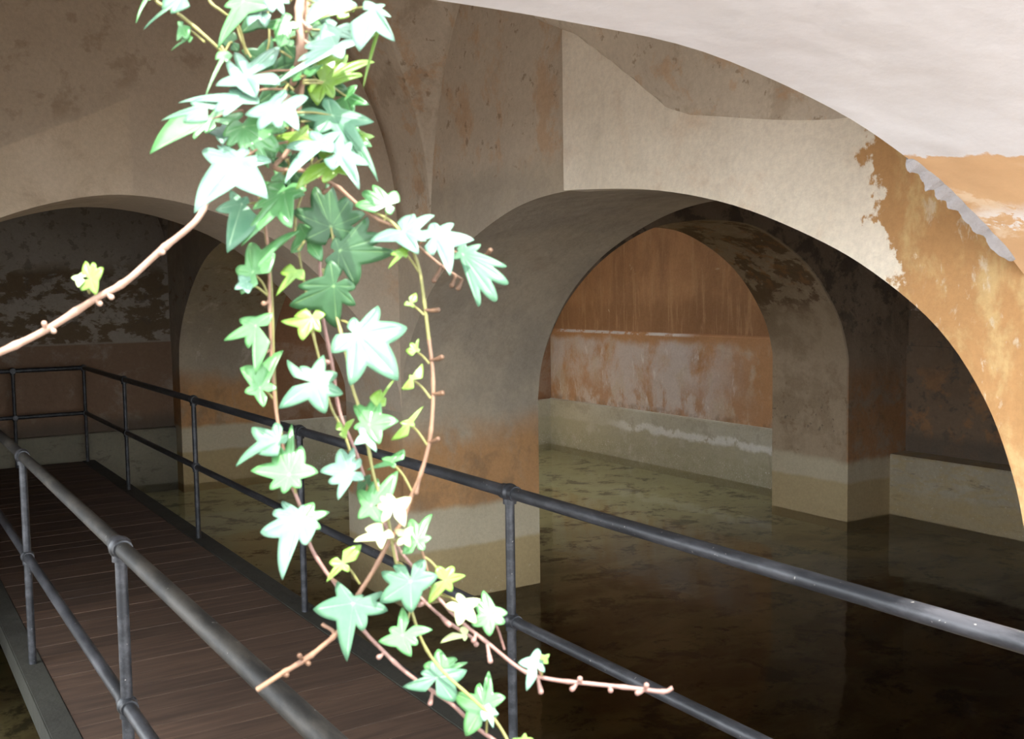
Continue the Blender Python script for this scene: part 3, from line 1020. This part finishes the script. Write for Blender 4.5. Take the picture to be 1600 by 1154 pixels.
# the strands come over the outer face of the front wall and hang free below the arch crown
D = 0.745
strand('ivy_vine', 'thick pale ivy stem at the top, hung with the largest sunlit leaves', [
    ('t', [Vector((0.40, 0.925, 1.25)), Vector((0.36, 0.90, 0.95)), Vector((0.345, 0.885, 0.64)), (486, -170, 0.09), (474, -40, 0.02), (467, 30, 0), (470, 75, 0.0), (458, 130, 0.035)], 0.0055, 0.0034),
    ('b', [(486, -60, 0.03), (480, 20, 0.01), (477, 60, 0.012), (470, 150, 0.015), (452, 230, 0.01), (430, 262, 0.0), (480, 268, 0), (530, 293, 0)], 0.003, 0.0017),
    ('b', [(530, 293, 0), (560, 320, 0), (592, 343, 0), (625, 357, 0), (652, 383, 0.01), (690, 415, 0.01), (722, 436, 0.01)], 0.0017, 0.0010),
], [
    ('g', (380, 2), [(338, 62), (352, 8), (420, 8), (400, -30)], (450, -20), -0.02, 'o'),
    ('w', (408, 18), [(388, 34), (414, 38), (430, 6)], (440, -10), -0.02, 'o'),
    ('w', (430, -4), [(442, 16), (450, 2), (424, 14)], (462, -20), -0.03, 'o'),
    ('g', (448, 36), [(410, 34), (446, 20), (466, 43), (450, 58), (436, 66)], (468, 40), -0.01, 'o'),
    ('g', (450, 60), [(425, 62), (438, 72), (456, 72), (460, 48)], (470, 55), 0.015, 'o'),
    ('w', (534, 2), [(483, 30), (520, -18), (550, -14), (556, 8)], (482, 10), -0.02, 'o'),
    ('y', (540, 14), [(492, 28), (556, 10), (530, 28)], (480, 22), 0.012, 'o'),
    ('w', (520, 46), [(484, 42), (510, 30), (552, 44), (548, 56), (494, 62)], (482, 46), 0.0, 'o'),
    ('w', (524, 72), [(436, 122), (480, 72), (508, 38), (562, 66), (534, 90), (470, 92)], (476, 78), -0.015, 'b'),
    ('g', (470, 112), [(436, 124), (482, 104), (458, 126), (500, 100)], (474, 90), 0.006, 'b'),
    ('w', (384, 120), [(431, 73), (368, 84), (341, 132), (398, 150), (432, 130), (357, 96)], (456, 110), -0.02, 'b'),
    ('w', (373, 150), [(286, 153), (340, 172), (402, 160), (362, 138), (352, 178)], (450, 140), -0.025, 'b'),
    ('m', (322, 166), [(257, 182), (290, 188), (340, 160), (300, 160)], (372, 156), -0.03, 'b'),
    ('w', (432, 168), [(407, 199), (476, 152), (462, 198), (443, 141), (386, 176), (436, 196)], (450, 132), -0.035, 'o'),
    ('g', (330, 186), [(241, 231), (306, 214), (376, 178), (322, 206)], (380, 172), 0.004, 'b'),
    ('w', (350, 206), [(316, 202), (348, 224), (380, 214), (356, 190)], (400, 190), 0.012, 'b'),
    ('g', (380, 198), [(411, 251), (350, 208), (438, 190), (380, 236), (426, 228), (356, 226)], (452, 172), -0.012, 'o'),
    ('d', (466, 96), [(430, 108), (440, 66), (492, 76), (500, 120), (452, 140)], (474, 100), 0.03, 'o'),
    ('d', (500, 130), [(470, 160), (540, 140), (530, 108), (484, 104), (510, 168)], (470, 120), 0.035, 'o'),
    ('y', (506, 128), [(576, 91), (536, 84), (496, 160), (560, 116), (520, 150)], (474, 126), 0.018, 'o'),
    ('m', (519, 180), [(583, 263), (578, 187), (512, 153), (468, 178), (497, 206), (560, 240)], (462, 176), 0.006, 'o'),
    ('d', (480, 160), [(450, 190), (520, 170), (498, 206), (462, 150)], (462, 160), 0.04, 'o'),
    ('w', (372, 250), [(306, 308), (320, 231), (413, 294), (419, 250), (345, 226), (384, 232)], (448, 222), -0.03, 'b'),
    ('y', (470, 212), [(426, 214), (480, 196), (504, 226), (452, 230)], (450, 224), -0.006, 'o'),
    ('w', (500, 222), [(449, 277), (452, 230), (486, 206), (528, 208), (518, 236)], (452, 232), -0.025, 'o'),
    ('w', (530, 240), [(548, 224), (571, 252), (556, 284), (530, 212), (520, 262)], (478, 266), -0.03, 'o'),
    ('y', (524, 252), [(467, 289), (500, 232), (530, 238), (552, 272), (508, 282)], (480, 268), -0.018, 'o'),
    ('y', (570, 213), [(584, 212), (562, 204), (562, 222)], (545, 222), 0.01, 'o'),
    ('d', (452, 262), [(426, 250), (440, 292), (474, 286), (470, 240)], (448, 250), 0.02, 'o'),
    ('g', (440, 272), [(424, 282), (452, 288), (460, 266), (430, 262)], (450, 262), 0.01, 'o'),
    ('g', (606, 320), [(559, 320), (586, 290), (618, 300), (610, 334), (570, 300)], (600, 346), -0.004, 'o'),
    ('w', (584, 14), [(560, 66), (571, 2), (600, 8), (612, 54), (608, 24)], (540, 20), -0.03, 'o'),
    ('y', (592, 40), [(568, 124), (582, 58), (600, 50)], (584, 16), -0.025, 'o'),
    ('d', (410, 95), [(380, 80), (424, 60), (440, 108), (396, 118)], (455, 90), 0.045, 'o'),
    ('g', (505, 100), [(476, 118), (490, 82), (538, 96), (520, 122)], (474, 96), 0.03, 'o'),
    ('g', (420, 210), [(392, 232), (404, 190), (448, 196), (452, 238), (424, 244)], (450, 200), 0.03, 'o'),
    ('d', (500, 215), [(478, 250), (470, 204), (520, 196), (540, 236), (506, 256)], (455, 210), 0.045, 'o'),
    ('g', (545, 200), [(524, 222), (530, 178), (566, 188), (576, 222), (548, 240)], (470, 190), 0.04, 'o'),
    ('d', (430, 140), [(404, 160), (410, 120), (450, 116), (468, 154), (438, 170)], (458, 140), 0.045, 'o'),
    ('g', (486, 56), [(470, 80), (462, 40), (498, 30), (516, 62), (494, 84)], (475, 50), 0.03, 'o'),
    ('d', (400, 30), [(378, 50), (376, 10), (410, 2), (428, 40)], (455, 0), 0.04, 'o'),
    ('m', (500, 10), [(480, 34), (482, -12), (520, -8), (532, 20), (508, 36)], (480, 0), 0.02, 'o'),
    ('g', (540, 150), [(520, 172), (516, 132), (556, 134), (572, 160), (548, 178)], (474, 130), 0.04, 'o'),
    ('g', (430, 300), [(404, 322), (408, 284), (440, 276), (470, 300), (446, 330)], (450, 262), 0.02, 'o'),
    ('w', (631, 362), [(580, 372), (640, 334), (673, 333), (650, 390), (662, 372)], (625, 357), -0.008, 'b'),
    ('w', (680, 368), [(735, 372), (700, 422), (676, 350), (650, 366), (706, 350), (676, 396)], (652, 383), -0.014, 'b'),
    ('m', (722, 396), [(742, 466), (786, 433), (768, 458), (748, 382), (710, 404), (724, 380), (784, 410)], (690, 392), -0.006, 'b'),
], D, pegs=[(690, 415, 678, 438, 'b'), (712, 430, 706, 446, 'b'), (722, 436, 716, 450, 'b'), (756, 400, 766, 391, 'b'),
            (520, 288, 506, 300, 'b'), (470, 30, 484, 44, 't'), (474, 62, 487, 70, 't')])

strand('ivy_vine', 'bare pale twig reaching to the left edge, bearing one tiny bud of leaves', [
    ('t', [(452, 150, 0.06), (390, 240, 0.045), (332, 300, 0.015), (306, 345, 0), (250, 392, 0), (196, 440, 0), (150, 466, 0), (72, 515, 0), (0, 550, 0), (-120, 602, 0), Vector((-0.42, 0.74, -0.24)), Vector((-0.95, 0.86, -0.36)), Vector((-1.50, 0.93, -0.40))], 0.0024, 0.0040),
], [
    ('y', (142, 436), [(128, 452), (134, 410), (160, 420), (150, 458), (146, 412)], (150, 466), -0.01, 'o'),
    ('c', (126, 434), [(112, 432), (122, 446), (130, 424)], (140, 458), -0.012, 'o'),
], D - 0.02, pegs=[(246, 394, 254, 394, 't'), (168, 458, 174, 464, 't'), (150, 468, 156, 474, 't'), (72, 514, 69, 505, 't'), (80, 510, 84, 517, 't')])

strand('ivy_vine', 'two olive ivy shoots crossing the upper left corner above the main cluster', [
    ('o', [Vector((0.16, 0.922, 1.0)), Vector((0.14, 0.885, 0.62)), (243, 0, 0), (278, 21, 0), (327, 62, 0), (352, 88, 0.005), (380, 130, 0.01)], 0.0016, 0.0014),
    ('o', [Vector((0.24, 0.922, 1.0)), Vector((0.225, 0.885, 0.62)), (327, 0, 0), (347, 18, 0), (372, 40, 0.01), (385, 85, .02)], 0.0015, 0.0012),
    ('o', [Vector((0.27, 0.922, 0.9)), Vector((0.26, 0.885, 0.62)), (368, 25, 0.02), (376, 60, 0.02), (392, 90, 0.02)], 0.0011, 0.0010),
    ('o', [Vector((0.31, 0.922, 0.9)), Vector((0.30, 0.885, 0.62)), (419, 20, 0.02), (420, 70, 0.02), (404, 110, 0.03)], 0.0011, 0.0010),
], [
    ('g', (234, -8), [(213, 30), (226, -14), (234, 0)], (243, 0), -0.01, 'o'),
    ('m', (286, -6), [(228, 36), (256, 12), (300, -14), (270, 18)], (270, 14), -0.012, 'o'),
    ('g', (284, 40), [(278, 34), (276, 60), (292, 58)], (320, 66), 0.0, 'o'),
    ('g', (296, 58), [(268, 76), (284, 62), (296, 66)], (290, 52), 0.0, 'o'),
    ('g', (352, 84), [(322, 142), (338, 92), (354, 96)], (346, 72), -0.01, 'o'),
    ('d', (362, 66), [(344, 60), (352, 40), (366, 52), (372, 80)], (352, 80), 0.02, 'o'),
], D + 0.01)

strand('ivy_vine', 'long ivy strand furthest left, its folded leaves all set on the left side', [
    ('b', [(430, 180, 0.02), (404, 240, 0.02), (402, 290, 0.01), (413, 345, 0), (420, 400, 0), (421, 460, 0), (424, 560, 0), (430, 630, 0), (440, 690, 0), (458, 762, 0)], 0.0013, 0.0015),
    ('p', [(458, 762, 0), (472, 800, 0), (484, 850, 0), (506, 888, 0), (530, 920, 0), (560, 974, 0), (600, 1018, 0), (642, 1056, 0), (704, 1098, 0), (742, 1134, 0), (785, 1165, 0), (850, 1215, 0)], 0.0015, 0.0017),
    ('o', [(395, 270, 0.01), (412, 350, .006), (424, 440, .006), (428, 560, .006), (433, 650, .006)], 0.0009, 0.0009),
], [
    ('m', (378, 318), [(340, 326), (356, 382), (362, 298), (386, 308)], (404, 316), -0.01, 'o'),
    ('g', (444, 300), [(379, 369), (476, 296), (454, 348), (418, 290), (398, 322)], (404, 310), -0.006, 'o'),
    ('g', (395, 426), [(388, 382), (457, 360), (370, 420), (378, 456), (426, 398)], (419, 462), -0.012, 'o'),
    ('w', (386, 440), [(368, 450), (388, 456), (396, 430), (374, 430)], (419, 462), -0.016, 'o'),
    ('g', (400, 508), [(351, 528), (394, 576), (376, 498), (423, 490), (388, 540)], (419, 545), -0.012, 'o'),
    ('g', (406, 606), [(377, 577), (438, 551), (411, 633), (384, 612), (430, 606)], (426, 622), -0.012, 'o'),
    ('m', (436, 688), [(373, 723), (397, 668), (432, 662), (450, 680), (404, 706)], (440, 676), -0.01, 'o'),
    ('g', (452, 742), [(454, 666), (396, 735), (493, 738), (444, 768), (424, 762), (470, 700), (434, 700), (468, 760)], (462, 772), -0.014, 'o'),
    ('w', (468, 806), [(441, 894), (411, 828), (444, 784), (474, 790), (478, 846), (430, 800)], (470, 790), -0.016, 'o'),
    ('g', (474, 812), [(511, 800), (488, 786), (484, 842), (498, 824)], (470, 790), -0.010, 'o'),
    ('y', (535, 880), [(562, 853), (512, 906), (516, 878), (544, 892)], (562, 912), -0.012, 'o'),
    ('m', (552, 942), [(493, 950), (529, 910), (600, 952), (540, 1024), (592, 924), (566, 980), (566, 930)], (512, 900), -0.014, 'b'),
    ('m', (682, 1058), [(634, 1070), (676, 1034), (708, 1092), (726, 1046), (660, 1050)], (700, 1096), -0.012, 'o'),
    ('g', (690, 1046), [(685, 1016), (727, 1035), (706, 1060), (664, 1040), (712, 1030)], (700, 1096), -0.006, 'o'),
    ('g', (756, 1102), [(761, 1052), (708, 1082), (786, 1090), (728, 1145), (774, 1118), (748, 1070)], (742, 1134), -0.012, 'o'),
    ('w', (762, 1108), [(770, 1133), (756, 1124), (778, 1114), (764, 1098)], (760, 1144), -0.016, 'o'),
    ('y', (818, 1158), [(802, 1154), (832, 1154), (820, 1146)], (800, 1180), -0.01, 'o'),
], D + 0.005, pegs=[(420, 470, 412, 474, 'b'), (422, 546, 412, 550, 'b'), (600, 1018, 592, 1026, 'p'), (676, 1080, 672, 1098, 'p')])

strand('ivy_vine', 'inner ivy strand behind the others, with the three dark shaded leaves near its top', [
    ('o', [(500, 200, 0.05), (480, 280, 0.04), (462, 340, 0.035), (468, 400, 0.03), (478, 455, 0.03), (488, 515, 0.03), (500, 565, 0.03), (516, 632, 0.03), (536, 672, 0.03), (548, 706, 0.03), (562, 730, 0.03)], 0.0011, 0.0013),
    ('p', [(495, 300, 0.04), (500, 420, 0.03), (504, 490, 0.02), (520, 575, 0.02), (530, 640, 0.02), (556, 706, 0.02), (578, 768, 0.02), (608, 822, 0.02), (622, 880, 0.02), (650, 925, 0.01), (696, 968, 0), (741, 998, 0)], 0.0015, 0.0013),
], [
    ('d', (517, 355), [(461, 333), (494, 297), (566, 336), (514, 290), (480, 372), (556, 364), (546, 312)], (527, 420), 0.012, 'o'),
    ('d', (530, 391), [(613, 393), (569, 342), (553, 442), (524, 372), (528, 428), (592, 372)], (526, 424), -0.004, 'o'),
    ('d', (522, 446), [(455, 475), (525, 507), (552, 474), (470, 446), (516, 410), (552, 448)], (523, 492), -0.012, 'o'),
    ('g', (480, 372), [(520, 362), (500, 404), (456, 392), (468, 350)], (466, 390), 0.02, 'o'),
    ('y', (462, 424), [(432, 458), (440, 426), (474, 436)], (468, 430), -0.004, 'o'),
    ('y', (488, 496), [(443, 500), (474, 528), (507, 491), (500, 516), (462, 494)], (490, 520), -0.01, 'o'),
    ('m', (558, 522), [(587, 480), (629, 510), (616, 584), (521, 547), (547, 592), (552, 498)], (528, 500), -0.03, 'o'),
    ('m', (491, 597), [(440, 632), (452, 563), (504, 557), (532, 612), (506, 640), (470, 574), (524, 584)], (508, 590), -0.02, 'o'),
    ('w', (547, 738), [(503, 735), (532, 703), (562, 718), (529, 776), (566, 748), (552, 702), (516, 752)], (548, 706), -0.02, 'o'),
    ('y', (536, 672), [(528, 660), (553, 655), (540, 684)], (533, 666), -0.006, 'o'),
    ('d', (572, 752), [(560, 772), (586, 762), (578, 742)], (576, 764), 0.0, 'o'),
    ('m', (642, 908), [(599, 893), (596, 937), (661, 876), (680, 900), (642, 952), (618, 884)], (619, 876), -0.026, 'o'),
    ('y', (696, 906), [(726, 899), (673, 940), (684, 886), (708, 886), (706, 922)], (661, 868), -0.016, 'o'),
    ('c', (722, 946), [(698, 946), (748, 936), (742, 970), (716, 974), (716, 928)], (690, 930), -0.02, 'o'),
    ('c', (726, 992), [(690, 1001), (722, 979), (726, 1000)], (716, 984), -0.01, 'o'),
    ('g', (765, 960), [(756, 924), (790, 956), (765, 990), (739, 974), (786, 972), (742, 940)], (788, 1014), -0.016, 'p'),
], D + 0.005, pegs=[(504, 560, 512, 566, 'p'), (690, 964, 702, 976, 'p'), (741, 998, 744, 1006, 'p'), (664, 938, 656, 944, 'p')])

strand('ivy_vine', 'yellow-green ivy shoot in the middle carrying the star leaves by the handrail', [
    ('o', [(505, 420, 0.02), (527, 498, 0.01), (540, 550, 0), (550, 602, 0), (562, 640, 0), (576, 702, 0), (586, 750, 0), (606, 810, 0), (618, 874, 0), (640, 944, 0), (660, 1002, 0), (690, 1046, 0), (746, 1098, 0), (776, 1128, 0), (800, 1168, 0)], 0.0014, 0.0012),
    ('p', [(596, 812, 0.004), (630, 866, 0.004), (682, 930, 0), (721, 971, 0), (762, 1004, 0), (817, 1047, 0), (862, 1061, 0), (927, 1068, 0), (992, 1075, 0), (1036, 1080, 0), (1051, 1074, 0)], 0.0012, 0.0019),
], [
    ('g', (577, 664), [(552, 634), (588, 622), (617, 656), (590, 690), (554, 668)], (562, 640), -0.014, 'o'),
    ('w', (574, 680), [(587, 702), (555, 692), (562, 668), (594, 688)], (566, 660), -0.018, 'o'),
    ('y', (590, 632), [(614, 594), (594, 610), (602, 622)], (590, 650), -0.006, 'o'),
    ('g', (580, 790), [(614, 737), (558, 768), (560, 808), (594, 816), (586, 750)], (590, 770), -0.004, 'o'),
    ('c', (614, 792), [(640, 776), (607, 772), (592, 790), (631, 818), (598, 812), (596, 776)], (606, 812), -0.016, 'o'),
    ('c', (598, 834), [(556, 843), (574, 824), (596, 855), (614, 838)], (609, 830), -0.018, 'o'),
    ('c', (632, 838), [(644, 824), (622, 850), (640, 852), (618, 828)], (616, 846), -0.016, 'o'),
    ('g', (652, 846), [(672, 803), (672, 840), (630, 862), (640, 812), (662, 858)], (668, 892), -0.010, 'b'),
    ('g', (629, 992), [(627, 950), (593, 1000), (670, 983), (640, 1022), (610, 982), (650, 1004)], (642, 948), -0.012, 'o'),
    ('w', (838, 1036), [(812, 1034), (824, 1073), (856, 1026), (840, 1014), (850, 1048)], (846, 1056), -0.014, 'b'),
    ('y', (850, 1030), [(858, 1022), (844, 1022), (856, 1036)], (846, 1056), -0.016, 'o'),
], D - 0.012, pegs=[(761, 1004, 766, 1032, 'p'), (840, 1056, 845, 1080, 'p'), (902, 1066, 894, 1076, 'p'), (908, 1066, 906, 1060, 'p'), (952, 1070, 954, 1078, 'p'),
                    (1008, 1076, 996, 1082, 'p'), (1008, 1076, 1010, 1070, 'p'), (744, 988, 740, 1000, 'p')])

strand('ivy_vine', 'nearly bare brown ivy stem furthest right, curving down and back with tiny leaves', [
    ('o', [(560, 322, 0.006), (610, 345, 0), (640, 385, 0), (655, 420, 0), (664, 480, 0), (670, 530, 0)], 0.0012, 0.0015),
    ('b', [(670, 530, 0), (676, 580, 0), (676, 640, 0), (670, 694, 0), (656, 744, 0), (642, 776, 0), (630, 812, 0), (608, 846, 0), (584, 890, 0), (559, 930, 0), (529, 985, 0), (500, 1012, 0), (476, 1031, 0), (440, 1052, 0), (402, 1077, 0)], 0.0015, 0.0023),
    ('b', [(455, 1042, .0), (520, 994, 0), (503, 974, 0)], 0.0012, 0.0017),
], [
    ('y', (632, 394), [(608, 416), (612, 396), (638, 378), (634, 402)], (654, 424), -0.006, 'o'),
    ('y', (642, 474), [(632, 476), (650, 458), (646, 480)], (663, 492), -0.004, 'o'),
    ('y', (650, 548), [(635, 548), (654, 530), (642, 536), (656, 546)], (671, 568), -0.004, 'o'),
    ('y', (644, 592), [(628, 606), (658, 568), (640, 586)], (673, 622), -0.004, 'o'),
    ('y', (640, 662), [(660, 635), (613, 684), (626, 660), (648, 664)], (668, 696), -0.006, 'o'),
    ('g', (612, 722), [(629, 702), (574, 731), (598, 716), (616, 730)], (644, 768), -0.004, 'o'),
], D - 0.004, pegs=[(664, 484, 684, 484, 'b'), (672, 562, 690, 558, 'b'), (675, 614, 691, 614, 'b'), (670, 690, 684, 686, 'b'), (656, 744, 650, 770, 'b'),
                    (476, 1031, 482, 1036, 'b'), (440, 1052, 448, 1054, 'b'), (474, 1030, 468, 1024, 'b')])
